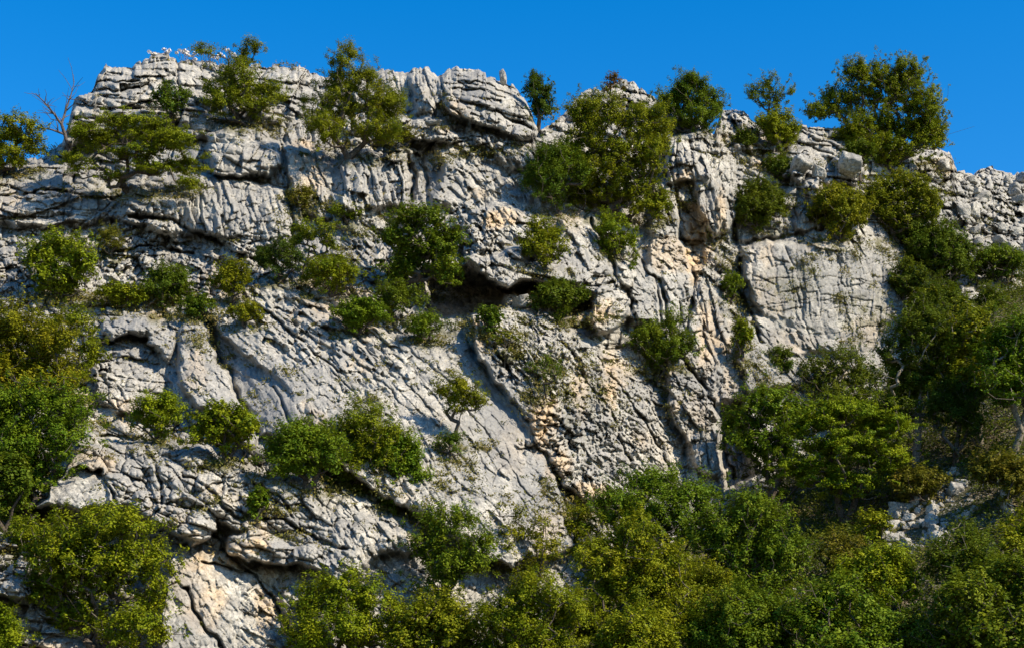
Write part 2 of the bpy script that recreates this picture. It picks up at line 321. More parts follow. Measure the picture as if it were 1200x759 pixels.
# ------------------------------------------------------------------ the cliff
# mean face: distance of the rock at a handful of surveyed directions, thin plate spline between
CTRL = np.array([(0,200,88),(0,350,78),(0,500,70),(0,650,63),(0,800,60),
 (200,80,93),(200,200,87),(200,300,82),(200,400,76.5),(200,480,71),(200,560,67),(200,650,64.5),(200,800,62),
 (400,100,93),(400,200,87),(400,300,81),(400,400,76),(400,500,71),(400,600,67.5),(400,700,65),(400,850,62),
 (580,100,92),(580,200,87),(580,300,82.5),(580,400,78),(580,500,75),(580,600,71),(600,700,68),
 (720,150,92),(720,280,87),(720,400,82),(720,500,79),(720,600,76),(720,850,70),
 (850,150,96),(850,300,91),(850,420,87),(860,550,84),(850,850,76),
 (980,180,97),(980,300,92),(980,420,90),(1000,600,86),(1000,850,80),
 (1180,210,108),(1180,300,101),(1180,400,96),(1180,600,92),(1180,850,86),
 (-400,150,95),(-400,500,75),(-400,850,66),(1600,250,112),(1600,600,98),(1600,850,88)], float)
def tps_fit(P):
    n = len(P); X = P[:, :2] / 400.0
    d2 = ((X[:, None] - X[None]) ** 2).sum(-1); K = np.where(d2 > 0, d2 * np.log(d2 + 1e-12) * .5, 0) + np.eye(n) * .01
    Q = np.c_[np.ones(n), X]; A = np.block([[K, Q], [Q.T, np.zeros((3, 3))]])
    return X, np.linalg.solve(A, np.r_[P[:, 2], 0, 0, 0])
TX, TW = tps_fit(CTRL)
def base_depth(px, py):
    x = px / 400.0; y = py / 400.0; n = len(TX)
    r = (TW[n] + TW[n + 1] * x + TW[n + 2] * y).astype(f4)
    for i in range(n):
        d2 = ((x - TX[i, 0]) ** 2 + (y - TX[i, 1]) ** 2).astype(f4)
        r += f4(TW[i] * .5) * d2 * np.log(d2 + f4(1e-9))
    return r
SKY = np.array([(-500,215),(-150,200),(0,192),(45,186),(72,166),(80,140),(88,114),(106,109),(114,92),(126,76),(150,79),(170,67),(186,64),(210,69),(240,70),(270,76),(310,78),(350,79),(380,92),(410,92),(450,81),(478,84),(484,79),(502,80),(512,90),(524,82),(535,78),(560,84),(585,91),(600,97),(616,119),(632,152),(650,140),(680,112),(710,100),(728,96),(742,95),(756,110),(790,130),(838,152),(845,126),(858,128),(872,132),(884,142),(905,150),(940,145),(985,148),(1020,165),(1060,170),(1095,172),(1112,182),(1122,203),(1140,203),(1165,196),(1185,201),(1200,203),(1300,215),(1700,245)], float)

cols = np.concatenate([np.arange(-460, -60, 7.), np.arange(-60, 1260, .95), np.arange(1260, 1661, 7.)])
NY = 860
colw = cols + 3 * (vnoise(cols / 9, cols * 0, 3) - .5)
sky = np.interp(colw, SKY[:, 0], SKY[:, 1])
for w, a, s in ((26, 5.5, 1), (11, 3.5, 2)):            # stepped, blocky crest
    k = np.floor(colw / w + .3 * vnoise(colw / 15, colw * 0, 5)).astype(np.int64); fr = colw / w - np.floor(colw / w)
    sky += a * (h2(k, k * 0, s) - .5) + .35 * a * (2 * fr - 1) ** 4
sky += 1.6 * fbm(cols / 5, cols * 0, 9, 3)
BOT = 862.0
tt = np.linspace(0, 1, NY)[:, None]                       # 0 bottom .. 1 crest
PX = np.broadcast_to(cols[None].astype(f4), (NY, len(cols))).copy()
PY = (BOT + (sky[None] - BOT) * tt).astype(f4)
DSKY = PY - sky[None].astype(f4)

D = base_depth(PX, PY)
wx = 9 * fbm(PX / 38, PY / 38, 21, 3) + 3.0 * fbm(PX / 9, PY / 9, 22, 2)
wy = 9 * fbm(PX / 38, PY / 38, 23, 3) + 3.0 * fbm(PX / 9, PY / 9, 24, 2)
QX, QY = PX + wx, PY + wy

def sd_poly(X, Y, poly):
    P = np.array(poly, f4); d = np.full(X.shape, 1e9, f4); ins = np.zeros(X.shape, bool)
    for i in range(len(P)):
        a = P[i]; b = P[(i + 1) % len(P)]; e = b - a
        t = np.clip(((X - a[0]) * e[0] + (Y - a[1]) * e[1]) / (e @ e + 1e-9), 0, 1)
        d = np.minimum(d, np.hypot(X - a[0] - t * e[0], Y - a[1] - t * e[1]))
        c = (a[1] > Y) != (b[1] > Y)
        ins ^= c & (X < (b[0] - a[0]) * (Y - a[1]) / (b[1] - a[1] + 1e-9) + a[0])
    return np.where(ins, d, -d)
def dist_line(X, Y, pts):
    P = np.array(pts, f4); d = np.full(X.shape, 1e9, f4)
    for i in range(len(P) - 1):
        a = P[i]; e = P[i + 1] - a
        t = np.clip(((X - a[0]) * e[0] + (Y - a[1]) * e[1]) / (e @ e + 1e-9), 0, 1)
        d = np.minimum(d, np.hypot(X - a[0] - t * e[0], Y - a[1] - t * e[1]))
    return d
def window(pts, m=40):
    P = np.array(pts); i0, i1 = np.searchsorted(cols, (P[:, 0].min() - m, P[:, 0].max() + m))
    rows = np.where((PY[:, i0:i1].min(1) < P[:, 1].max() + m) & (PY[:, i0:i1].max(1) > P[:, 1].min() - m))[0]
    return slice(rows[0], rows[-1] + 1), slice(i0, i1)

# plates of rock: outline, how far it stands out (m), tilt across / down (m per 100), edge softness, bulge (m, reach)
M = np.zeros_like(PX)
PLATES = [
 ([(-60,196),(45,186),(75,196),(85,222),(140,224),(155,246),(100,262),(-60,275)], .9, 0, .4, 5, .8, 20),
 ([(-60,262),(60,270),(130,262),(180,280),(230,300),(225,325),(150,345),(-60,350)], -.3, 0, 0, 6, .4, 20),
 ([(78,172),(80,140),(88,112),(106,106),(112,88),(126,70),(170,60),(240,64),(256,130),(228,160),(165,150),(120,165)], 1.3, -.6, .6, 4, .8, 14),
 ([(92,112),(140,104),(165,120),(150,142),(95,140)], 1.9, -.3, .4, 4, .6, 10),
 ([(126,78),(170,84),(178,100),(120,108),(108,98)], 1.6, 0, .5, 3, .5, 8),
 ([(245,62),(330,70),(352,78),(350,140),(300,150),(250,130)], .2, 0, .4, 5, .5, 20),
 ([(240,176),(246,152),(266,144),(308,153),(330,172),(333,196),(302,211),(252,206)], 1.9, -.4, .4, 4, .9, 14),
 ([(148,216),(200,206),(262,208),(336,219),(346,252),(338,290),(282,292),(240,277),(182,272),(140,252)], 1.3, -.3, -.1, 5, .7, 14),
 ([(332,172),(372,177),(420,200),(452,258),(430,284),(362,252),(341,214)], .8, -.9, .2, 5, .5, 14),
 ([(398,182),(480,168),(562,183),(612,200),(628,252),(560,242),(482,247),(402,252)], .5, -.8, .1, 6, .5, 20),
 ([(482,170),(510,166),(520,200),(500,244),(480,240)], -.7, 0, .3, 5, 0, 10),
 ([(440,88),(478,76),(482,130),(470,170),(448,160)], .4, 0, .3, 4, .5, 10),
 ([(480,70),(514,80),(522,112),(505,135),(484,126)], 1.3, -.5, .5, 4, .6, 9),
 ([(520,112),(512,92),(536,66),(592,80),(604,98),(618,118),(636,152),(602,156),(562,146),(527,134)], 1.9, -.9, 1.0, 4, .6, 12),
 ([(462,136),(502,133),(546,166),(530,172),(490,160),(466,150)], 1.7, -.3, .7, 3, .5, 8),
 ([(545,160),(600,156),(632,160),(618,196),(570,180)], .5, -.6, .4, 4, .5, 10),
 # overhung block above the cave
 ([(540,250),(600,240),(652,262),(660,300),(600,300),(548,312)], .9, -.3, .3, 5, .5, 12),
 ([(498,318),(548,318),(600,330),(690,330),(700,362),(640,378),(600,348),(560,372),(500,372)], -3.8, 0, 0, 5, 0, 10),
 ([(544,308),(602,290),(652,286),(655,254),(690,264),(716,300),(734,340),(737,372),(724,388),(702,392),(690,372),(700,346),(680,335),(632,329),(600,340),(570,325)], 2.5, -.8, .6, 3.5, .35, 12),
 ([(596,352),(606,343),(628,346),(636,362),(616,372),(598,366)], .6, 0, .3, 3, .5, 6),
 # big slab of dipping beds
 ([(234,364),(300,328),(332,334),(452,392),(540,392),(582,450),(618,488),(652,558),(670,640),(600,668),(500,610),(440,575),(346,508),(318,452),(298,428),(262,402)], 1.5, -.1, .35, 4, .4, 12),
 ([(240,376),(264,396),(300,418),(334,446),(356,508),(308,512),(282,470),(258,426)], .2, 1.5, .1, 4, .3, 10),
 ([(204,392),(222,368),(240,392),(262,430),(284,474),(306,512),(298,528),(240,488),(210,442)], 1.5, -.7, .3, 4, .4, 10),
 ([(118,374),(160,369),(206,384),(198,422),(178,404),(150,394),(130,402)], 1.4, -.2, .5, 3.5, .5, 8),
 ([(110,412),(150,404),(195,425),(200,480),(160,490),(110,470)], .3, -.5, .2, 5, .5, 10),
 # rough buttress
 ([(554,372),(590,358),(642,368),(702,392),(742,420),(782,460),(802,510),(812,570),(750,570),(690,592),(656,562),(612,500),(590,462),(562,420)], 1.0, -.9, .2, 4.5, 1.5, 36),
 # lower left
 ([(92,506),(150,513),(202,518),(302,548),(402,574),(442,588),(492,618),(504,642),(440,655),(402,690),(332,640),(252,612),(190,622),(150,590),(44,592),(72,560)], 1.9, -.4, .5, 4, .8, 14),
 ([(62,590),(60,572),(92,545),(122,548),(134,588),(100,598)], 2.4, .2, .3, 3, .4, 7),
 ([(188,592),(214,584),(252,600),(254,622),(228,634),(196,622)], 2.7, -.2, .3, 3, .6, 7),
 ([(216,560),(232,554),(262,570),(282,600),(262,606),(232,594)], 2.7, -.4, .4, 3, .6, 7),
 ([(268,630),(300,618),(345,632),(352,652),(310,664),(270,652)], 2.2, -.3, .4, 3, .5, 8),
 ([(28,596),(60,604),(140,606),(190,630),(200,660),(120,640),(40,630)], -1.1, 0, 0, 5, 0, 10),
 ([(196,646),(236,640),(276,652),(330,700),(350,770),(190,780)], .9, -.7, .1, 5, .4, 14),
 ([(336,660),(402,690),(420,770),(350,770),(330,710)], .2, -.5, .2, 5, .4, 14),
 ([(-40,620),(20,626),(36,660),(30,700),(-40,700)], 1.5, -.3, .4, 4, .7, 10),
 # right-hand column, gully and wall
 ([(690,256),(742,288),(772,322),(774,392),(742,382),(722,312)], 1.1, -.7, .3, 4, .4, 10),
 ([(778,160),(806,148),(842,156),(862,200),(864,262),(838,280),(812,214),(782,216)], 1.6, -.8, .2, 4, .9, 14),
 ([(762,216),(812,214),(838,282),(864,262),(872,300),(866,400),(892,472),(866,560),(826,560),(790,482),(772,400),(760,340)], .7, -.6, .1, 5, .7, 14),
 ([(800,236),(822,240),(828,310),(806,318),(796,280)], -.3, .6, .2, 5, 0, 10),
 ([(868,292),(900,281),(952,284),(1002,284),(1052,290),(1060,350),(1047,402),(1002,432),(960,412),(930,420),(900,382),(880,342)], .8, -.5, -.3, 4, .2, 10),
 ([(874,376),(900,368),(942,432),(932,452),(880,462),(862,420)], 1.3, -.9, .3, 4, .3, 8),
 ([(842,478),(870,470),(884,560),(850,580)], -2.6, 0, 0, 5, 0, 10),
 ([(915,176),(950,176),(962,200),(940,212),(916,204)], 1.1, -.3, .5, 3, .6, 7),
 ([(974,182),(1004,178),(1016,198),(1006,214),(980,212)], 1.4, -.3, .5, 3, .7, 8),
 ([(955,190),(975,196),(990,226),(960,236),(945,220)], .8, -.3, .5, 3, .5, 7),
 ([(1040,178),(1112,176),(1124,204),(1100,210),(1050,200)], .6, 0, .4, 4, .6, 10),
 ([(1120,336),(1160,322),(1240,318),(1240,352),(1180,362),(1130,372)], 1.2, 0, .5, 4, .5, 8),
]
for poly, o, gx, gy, e, bl, br in PLATES:
    w = window(poly); X, Y = QX[w], QY[w]; P = np.array(poly); c = P.mean(0)
    sd = sd_poly(X, Y, poly); m = sstep(-e, e, sd)
    h = o + gx * (X - c[0]) / 100 * 2 + gy * (Y - c[1]) / 100 * 2 + bl * (1 - np.exp(-np.maximum(sd, 0) / br))
    M[w] = M[w] * (1 - m) + h * m

# bedding and jointing styles: dip angle, cell long, cell across, step, bulge, crack, seed
STY = {
 'A': (12, 62, 30, 1.0, 1.0, 1.0, 101), 'B': (20, 26, 19, .95, 1.5, 1.0, 202), 'C': (38, 54, 24, .8, .6, .6, 303),
 'D': (54, 58, 27, .55, .4, .42, 404), 'E': (58, 19, 13, .7, .8, .7, 505), 'F': (78, 58, 24, .9, .8, 1.0, 606), 'H': (32, 44, 30, .62, 1.5, 1.0, 808), 'G': (84, 50, 34, .22, .2, .42, 707)}
RC = [(120,100,'A',1),(60,150,'A',1),(250,120,'A',1),(310,110,'A',1),(290,180,'A',.6),(60,230,'A',.9),(20,240,'A',.9),(200,200,'A',.8),(250,250,'F',.8),(390,220,'F',.8),(450,220,'F',.9),(350,200,'F',.7),
 (60,300,'B',.8),(170,300,'B',.9),(270,300,'B',.8),(200,345,'B',.8),(550,110,'A',.9),(600,125,'A',.8),(500,110,'F',.8),(540,210,'D',1.1),(600,210,'D',1.),(460,150,'B',1),(560,170,'B',1),
 (600,280,'C',.9),(560,280,'E',1.),(690,300,'D',.9),(705,335,'A',1.1),(715,370,'A',1.1),(640,310,'A',.9),(440,300,'C',.9),(400,380,'C',.8),(350,360,'C',.9),(480,480,'D',.55),(430,430,'C',.7),(400,470,'D',.6),(575,468,'D',.22),(600,508,'D',.2),(628,556,'D',.25),(556,432,'D',.3),(580,540,'D',.4),(520,560,'D',.6),(300,460,'D',.35),(250,430,'D',.55),(150,450,'H',.9),(120,430,'B',.9),(130,390,'A',.7),
 (650,430,'E',.8),(700,500,'E',.75),(760,480,'E',.7),(600,420,'E',.9),(628,490,'B',.6),(645,520,'B',.7),(660,560,'B',.7),(700,560,'E',.7),(130,540,'H',.8),(110,570,'D',.3),(200,545,'H',1),(180,580,'H',.9),(250,580,'H',1),(300,590,'H',.9),(360,595,'H',.8),(330,560,'H',.8),(430,610,'D',.8),(250,700,'D',.3),(310,640,'H',.8),(320,700,'C',.5),(400,700,'C',.6),(20,640,'A',.9),
 (800,200,'F',1),(830,240,'F',.9),(820,300,'B',.9),(820,370,'F',.8),(850,330,'E',1),(830,480,'E',.7),(780,350,'D',.6),(960,340,'G',1),(1020,360,'G',1),(900,320,'G',1),(910,420,'D',.5),(850,520,'F',.6),
 (930,200,'A',1.1),(1000,190,'A',1.1),(900,215,'A',1.1),(960,222,'A',1.),(1060,190,'A',1),(960,250,'F',.7),(1080,200,'B',1),(1160,240,'B',1),(1160,350,'A',.7),(1180,300,'B',.9),(720,150,'B',1),(850,140,'B',1),(-200,300,'A',1),(1400,400,'F',1),(900,650,'B',.7),(1100,560,'B',.8)]
rcx, rcy = PX + 2 * wx, PY + 2 * wy
wsum = np.zeros_like(PX); W = {k: np.zeros_like(PX) for k in STY}; AMP = np.zeros_like(PX)
for x, y, k, a in RC:
    q = 1.0 / (((rcx - x) ** 2 + (rcy - y) ** 2) / 400 + .3) ** 3
    W[k] += q; AMP += q * a; wsum += q
AMP /= wsum
DET = np.zeros_like(PX); CRK = np.zeros_like(PX)
for k, (ang, L, A, st, bu, cr, sd) in STY.items():
    wk = W[k] / wsum; msk = wk > .02
    x, y = PX[msk], PY[msk]; ca, sa = math.cos(math.radians(ang)), math.sin(math.radians(ang))
    n1 = fbm(x / 45, y / 45, sd + 1, 3); n2 = fbm(x / 45, y / 45, sd + 2, 3); n3 = fbm(x / 11, y / 11, sd + 3, 3); n4 = fbm(x / 11, y / 11, sd + 4, 3)
    u = (x * ca + y * sa); v = (-x * sa + y * ca)
    tot = np.zeros(x.shape, f4); ck = np.zeros(x.shape, f4)
    sz = .5 * fbm(x / 110, y / 110, sd + 5, 2); n5 = fbm(x / 24, y / 24, sd + 6, 2); n6 = fbm(x / 24, y / 24, sd + 7, 2)
    LV = ((1.5, .55, 1.1, .10, .60, 1.25, 9), (.72, .40, .95, .10, .45, 1.1, 5), (.37, .27, .85, .06, .30, .95, 1.6), (.18, .13, .45, .03, .14, .8, .7))
    for lev, (sc, s_, t_, b_, c_, cw, wp) in enumerate(LV):
        ra = (0, .10, -.2, .3)[lev]; cb, sb = math.cos(ra), math.sin(ra); Ls, As = L * sc, A * sc * (1, 1, 1.1, 1.3)[lev]
        wu, wv = ((n1, n2), (n1 + .5 * n5, n2 + .5 * n6), (n3, n4), (n3, n4))[lev]
        uu = (u * cb + v * (sb * .6 + .3 * (lev < 2)) + wp * wu) / Ls + sz * (1.2 - .2 * lev); vv = (v * cb - u * sb * .6 + wp * wv) / As - sz * (1.2 - .2 * lev)
        if k in 'BEH' or lev == 3 or (lev == 2 and k in 'CD'):
            f1, fd, cx, cy, dx, dy = voronoi(uu, vv, sd + 10 * lev, 1.0); px_ = fd * As
        else:
            du, dv, cx, cy, dx, dy = beds(uu, vv, sd + 10 * lev); px_ = np.minimum(du * Ls * 1.15, dv * As)
        r1 = h2(cx, cy, sd + 51 + lev) - .5; r2 = h2(cx, cy, sd + 61 + lev) - .5; r3 = h2(cx, cy, sd + 71 + lev) - .5
        r1 = np.sign(r1) * np.abs(2 * r1) ** 1.3 * .5
        open_ = sstep(.36, .64, vnoise(x / (40 * sc + 12), y / (40 * sc + 12), sd + 81 + lev)) * (.3 + .7 * h2(cx, cy, sd + 95))
        hgt = s_ * st * 2 * r1 + t_ * st * (1.5 * r2 * dx + 1.9 * r3 * dy) - b_ * bu * (2.4 if k == 'H' else 1) * np.exp(-px_ / ((.22 if k == 'H' else .12) * As + .6))
        c = np.exp(-(px_ / cw) ** 2) * open_
        tot += ((.8, 1, .75 if k == 'H' else 1, .7 if k == 'H' else 1), (.4, .5, 1.15, 1.6))[k in 'CD'][lev] * hgt - c_ * cr * c; ck = np.maximum(ck, c * (1, .9, .7, .4)[lev])
    # fine flutes along the bedding
    fl = sstep(.35, .7, vnoise(x / 50, y / 50, sd + 90))
    tot += ((.03, .02)[k in 'CD'] + (.13, .07)[k in 'CD'] * fl) * (ridged(u / 30, v / 6, sd + 91, 3) - .5) * (1.4 if k in 'DCF' else .7) + .045 * (ridged(x / 9, y / 9, sd + 95, 4) - .5) + .025 * fbm(x / 2.6, y / 2.6, sd + 97, 2)
    DET[msk] += wk[msk] * tot; CRK[msk] += wk[msk] * ck
H = M + AMP * DET
# open joints and bedding cracks followed by eye along the face: line, half width, depth (m)
CRACKS = [
 ([(540,392),(560,420),(585,455),(610,487),(640,540),(660,575),(690,602)],3.0,.5),([(235,366),(252,405),(275,455),(303,508)],3.5,1.2),([(128,404),(150,393),(176,404),(196,420)],3.5,1.),
 ([(300,358),(330,378),(362,402),(400,432)],2.2,.7),([(318,450),(334,475),(352,506)],2.5,.5),([(94,546),(122,550),(138,586)],3,.9),([(215,556),(250,575),(277,606),(332,610),(402,642)],3,.9),
 ([(215,690),(236,722),(258,765)],2.6,.8),([(265,646),(292,672),(322,704),(342,745)],3,.9),([(233,655),(264,664),(292,673)],2.4,.8),([(332,172),(341,215),(341,292)],3,1.1),([(148,250),(200,260),(250,284),(284,296)],3,1.1),
 ([(244,207),(300,214),(336,220)],3,.9),([(480,248),(486,212),(478,180)],3.5,1.),([(512,166),(496,182),(502,240)],3,.9),([(515,88),(524,118),(548,142)],3,1.),([(538,118),(580,131),(628,152)],2.5,.8),([(535,101),(590,116)],2,.5),([(545,94),(600,112)],1.8,.5),
 ([(868,286),(910,276),(962,268)],3,.9),([(770,330),(790,400),(838,480),(862,560)],3,1.2),([(862,262),(868,340),(892,402)],3.5,1.2),([(690,258),(720,302),(746,382)],3,.9),([(745,290),(766,330),(776,382)],2.4,.8),([(600,346),(640,331),(690,335),(722,332)],2.5,.8),
 ([(345,335),(390,362),(430,392)],1.6,.35),([(330,345),(380,385),(420,420),(470,470)],1.5,.3),([(420,400),(470,440),(520,500),(560,560)],1.3,.22),([(380,420),(440,480),(500,540)],1.3,.22),([(470,400),(530,450),(580,520),(630,590)],1.2,.2),([(120,300),(170,288),(225,300)],2.5,.8),([(0,232),(70,226),(140,232)],2.5,.8),
 ([(90,140),(150,146),(170,158)],3,1.),([(106,109),(150,106),(176,100)],2.6,.9),([(112,95),(160,96)],2.,.6),([(205,75),(212,110),(230,120)],2.5,.7),([(300,560),(330,585),(345,605)],2.4,.8),([(170,520),(190,560),(186,590)],2.4,.8),([(930,300),(938,360),(950,410)],1.1,.16),([(985,288),(990,340),(1000,420)],1.1,.16),([(880,330),(960,322),(1050,330)],.9,.12),([(890,362),(960,352),(1052,366)],.9,.12),
 ([(796,222),(800,300),(812,330),(808,400)],3,.9),([(560,372),(575,400),(600,430)],3,.9),([(655,400),(700,460),(740,540)],2,.5),([(700,420),(760,500),(790,550)],2,.5)]
for pts, hw, dp in CRACKS:
    w = window(pts, 25); dd = dist_line(PX[w] + .8 * wx[w], PY[w] + .8 * wy[w], pts)
    c = np.exp(-(dd / (.68 * hw)) ** 2) * (.55 + .9 * vnoise(PX[w] / 14, PY[w] / 14, 77)); H[w] -= dp * c; CRK[w] = np.maximum(CRK[w], np.minimum(c, 1))
H -= 1.6 * np.exp(-(np.maximum(DSKY, 0) / 7.0) ** 1.3)      # the crest rolls back
D = (D - H).astype(f4)

# tones on the stone: ochre scars, grey smooth faces, moss; some grey is painted shade
ST = np.zeros_like(PX); GR = np.zeros_like(PX); MO = np.zeros_like(PX)
OCHRE = [(815,275,16,50,1),(800,205,14,14,.6),(845,250,10,30,.6),(585,255,22,12,1),(600,345,60,10,.8),(625,352,20,14,1),(700,370,30,18,.8),(560,470,0,0,0),(635,500,22,36,.9),(655,545,16,26,.9),(690,575,30,14,.8),(560,395,18,22,.7),(265,650,26,16,1),(300,640,20,10,.8),(310,700,20,40,.6),(225,690,40,40,.35),(110,540,26,16,.5),(150,480,20,20,.5),(230,430,14,30,.4),(680,455,12,30,.6),(715,450,8,30,.6),(600,520,20,40,.35),(1108,195,14,10,.9),(900,300,14,18,.5),(855,440,12,60,.4),(930,400,30,16,.4),(1010,390,30,20,.35),(780,430,14,40,.4),(830,400,18,60,.6),(100,455,16,30,.4),(520,150,20,10,.3),(640,620,20,30,.5),(230,660,26,14,.7),(560,228,14,8,.5)]
GREY = [(630,575,40,60,.8),(560,545,50,60,.5),(310,460,42,46,1),(240,450,26,40,.5),(590,505,34,60,.8),(470,520,60,40,.35),(900,420,30,30,.4),(820,480,40,50,.5),(960,335,80,50,.85),(290,185,30,20,.4),(420,420,40,30,.3),(1170,270,30,30,.4),(560,120,40,20,.3),(755,330,14,50,.5),(700,530,50,40,.3),(1020,360,30,50,.3),(40,220,40,20,.3),(230,750,40,30,.3)]  # also paints shade into the slab's left-facing side and the far right block
MOSS = [(640,440,26,30,.8),(600,405,20,12,.6),(400,250,20,10,.8),(360,240,14,12,.8),(560,340,20,10,.6),(1010,370,40,40,.45),(930,340,50,40,.35),(860,340,14,40,.6),(520,390,40,10,.6),(330,560,30,20,.4),(680,480,50,50,.25),(450,160,20,10,.6),(560,180,40,8,.6),(500,390,40,8,.6),(770,230,20,40,.4),(150,350,80,10,.6),(230,400,14,14,.6)]
for _n, _b, _l, _c, _s, _k in VEG:                         # soil and litter collect round the roots
    MOSS.append(((_b[0] + _b[1]) / 2, _k.get('at', (0, _b[3]))[1] + 1, .42 * (_b[1] - _b[0]) + 4, 9, .8))
nz = fbm(PX / 22, PY / 22, 333, 4); nz2 = fbm(PX / 7, PY / 7, 334, 3)
for lst, T in ((OCHRE, ST), (GREY, GR), (MOSS, MO)):
    for x, y, rx, ry, s in lst:
        if rx <= 0: continue
        r = np.sqrt(((PX - x) / rx) ** 2 + ((PY - y) / ry) ** 2) + .55 * nz + .3 * nz2
        T[:] = np.maximum(T, s * sstep(1.15, .45, r))
ST = np.clip(ST + .5 * sstep(.28, .6, fbm(PX / 60, PY / 60, 335, 4)), 0, 1) * .8
GR = np.clip(GR * .75 + .5 * sstep(.05, .5, fbm(PX / 70, PY / 50, 336, 4)), 0, .85)
MO = np.clip(MO * sstep(-.25, .3, nz2 + .4 * nz), 0, .8)
x3, y3, z3 = world(PX, PY, D)
V = np.stack([x3, y3, z3], -1)
# the top runs back from the crest as a plateau
crest = V[-1]; back = []
for dy, dz in ((1.5, .05), (5, -.5), (16, -2.5), (45, -14), (90, -40)):
    b = crest.copy(); b[:, 1] += dy; b[:, 2] += dz + .5 * fbm(cols / 40, cols * 0 + dy, 41, 3) * (dy > 2); back.append(b)
VA = np.concatenate([V, np.array(back)], 0); nr, nc = VA.shape[:2]
T = np.stack([ST, GR, MO, np.ones_like(ST)], -1); T = np.concatenate([T, np.repeat(T[-1:], nr - NY, 0)], 0)
ii = np.arange(nr * nc, dtype=np.int32).reshape(nr, nc)
F = np.stack([ii[:-1, :-1], ii[:-1, 1:], ii[1:, 1:], ii[1:, :-1]], -1).reshape(-1, 4)
cliff = link('cliff', mesh_from('cliff', VA.reshape(-1, 3), F, M_ROCK, attrs={'tone': T.reshape(-1, 4)}))
tag(cliff, 'pale grey limestone cliff of cracked dipping slabs', 'cliff', kind='structure')

# ------------------------------------------------------------------ the ground: flat near the viewer, then a wooded scree slope
def ground_z(x, y):
    s = np.interp(x, [-60, -14, -4, 4, 9, 17, 25, 60], [.2, .22, .42, .5, .47, .55, .72, .75])
    zb = np.interp(x, [-60, -12, 0, 60], [4.5, 5.0, 6.6, 7.4])
    t = np.clip((y - 14) / 44, 0, 1); z = zb * t * t * (2.2 - 1.2 * t) + np.maximum(y - 58, 0) * s
    z = np.where(y > 112, ground_cap(x, s, zb), z)
    return z + np.clip((y - 16) / 20, 0, 1) * (.35 * fbm(x / 3, y / 3, 51, 4) + .9 * fbm(x / 13, y / 13, 52, 2))
def ground_cap(x, s, zb): return zb + 54 * s
gx = np.concatenate([[-3000, -1200, -500, -200, -100], np.arange(-60, 60.1, .4), [100, 200, 500, 1200, 3000]])
gy = np.concatenate([[-3000, -1000, -300, -100, -40, -15, 0, 8], np.arange(14, 112, .4), [114, 130, 200, 600, 3000]])
GX, GY = np.meshgrid(gx, gy); GZ = ground_z(GX, GY)
GZ = np.where(GY > 113, np.minimum(GZ, 20), GZ)
gi = np.arange(GX.size, dtype=np.int32).reshape(GX.shape)
ground = link('ground', mesh_from('ground', np.stack([GX, GY, GZ], -1).reshape(-1, 3), np.stack([gi[:-1, :-1], gi[:-1, 1:], gi[1:, 1:], gi[1:, :-1]], -1).reshape(-1, 4), M_SOIL, True))
tag(ground, 'brown stony slope rising to the foot of the cliff', 'ground', kind='structure')

CI = {}
def cliff_depth(px, py):
    i = int(np.clip(np.searchsorted(cols, px), 0, len(cols) - 1)); c = PY[:, i]
    j = int(np.clip(np.searchsorted(-c, -py), 0, NY - 1)); return float(D[j, i])
_ys = np.arange(25, 130, .25)
def hit(px, py):
    """where the line of sight meets the rock or the slope"""
    Yc = cliff_depth(px, min(py, BOT - 2)); rx, rz = ray(px, py)
    d = CAMZ + rz * _ys - ground_z(rx * _ys, _ys); k = np.where(d < 0)[0]
    Yg = _ys[k[0]] if len(k) else 1e9
    Y = min(Yc, Yg); x, y, z = world(px, py, Y)
    return np.array([float(x), float(y), float(z)]), ('ground' if Yg < Yc else 'cliff')

# ------------------------------------------------------------------ vegetation
class Tubes:
    def __init__(s): s.v = []; s.f = []; s.n = 0
    def seg(s, a, b, ra, rb, k=5):
        a, b = np.asarray(a, float), np.asarray(b, float); d = b - a; L = np.linalg.norm(d)
        if L < 1e-5: return
        d /= L; q = np.array([1, 0, 0]) if abs(d[0]) < .8 else np.array([0, 1, 0])
        e1 = np.cross(d, q); e1 /= np.linalg.norm(e1); e2 = np.cross(d, e1)
        an = np.arange(k) * 2 * math.pi / k; ring = np.cos(an)[:, None] * e1 + np.sin(an)[:, None] * e2
        s.v.append(a - d * ra * .3 + ring * ra); s.v.append(b + d * rb * .3 + ring * rb)
        i = np.arange(k); j = (i + 1) % k
        s.f.append(np.stack([i, j, j + k, i + k], -1) + s.n); s.n += 2 * k
    def mesh(s, name, mat): return mesh_from(name, np.concatenate(s.v), np.concatenate(s.f), mat, True)

def leaf_quads(P, Nrm, size, R, aspect=.6):
    """diamond leaves at P facing Nrm"""
    n = len(P); a = R.normal(size=(n, 3)); u = np.cross(Nrm, a); u /= np.linalg.norm(u, axis=1, keepdims=True) + 1e-9
    w = np.cross(Nrm, u); L = (size * R.uniform(.65, 1.3, n))[:, None]
    fold = Nrm * L * .12
    V = np.stack([P - u * L * .5, P + w * L * .5 * aspect + fold, P + u * L * .5, P - w * L * .5 * aspect + fold], 1).reshape(-1, 3)
    return V, np.arange(4 * n, dtype=np.int32).reshape(n, 4)

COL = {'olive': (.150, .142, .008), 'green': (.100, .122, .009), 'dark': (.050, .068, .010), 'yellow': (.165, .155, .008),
       'brown': (.118, .092, .014), 'red': (.115, .05, .014), 'deep': (.078, .094, .009), 'bright': (.155, .165, .008)}

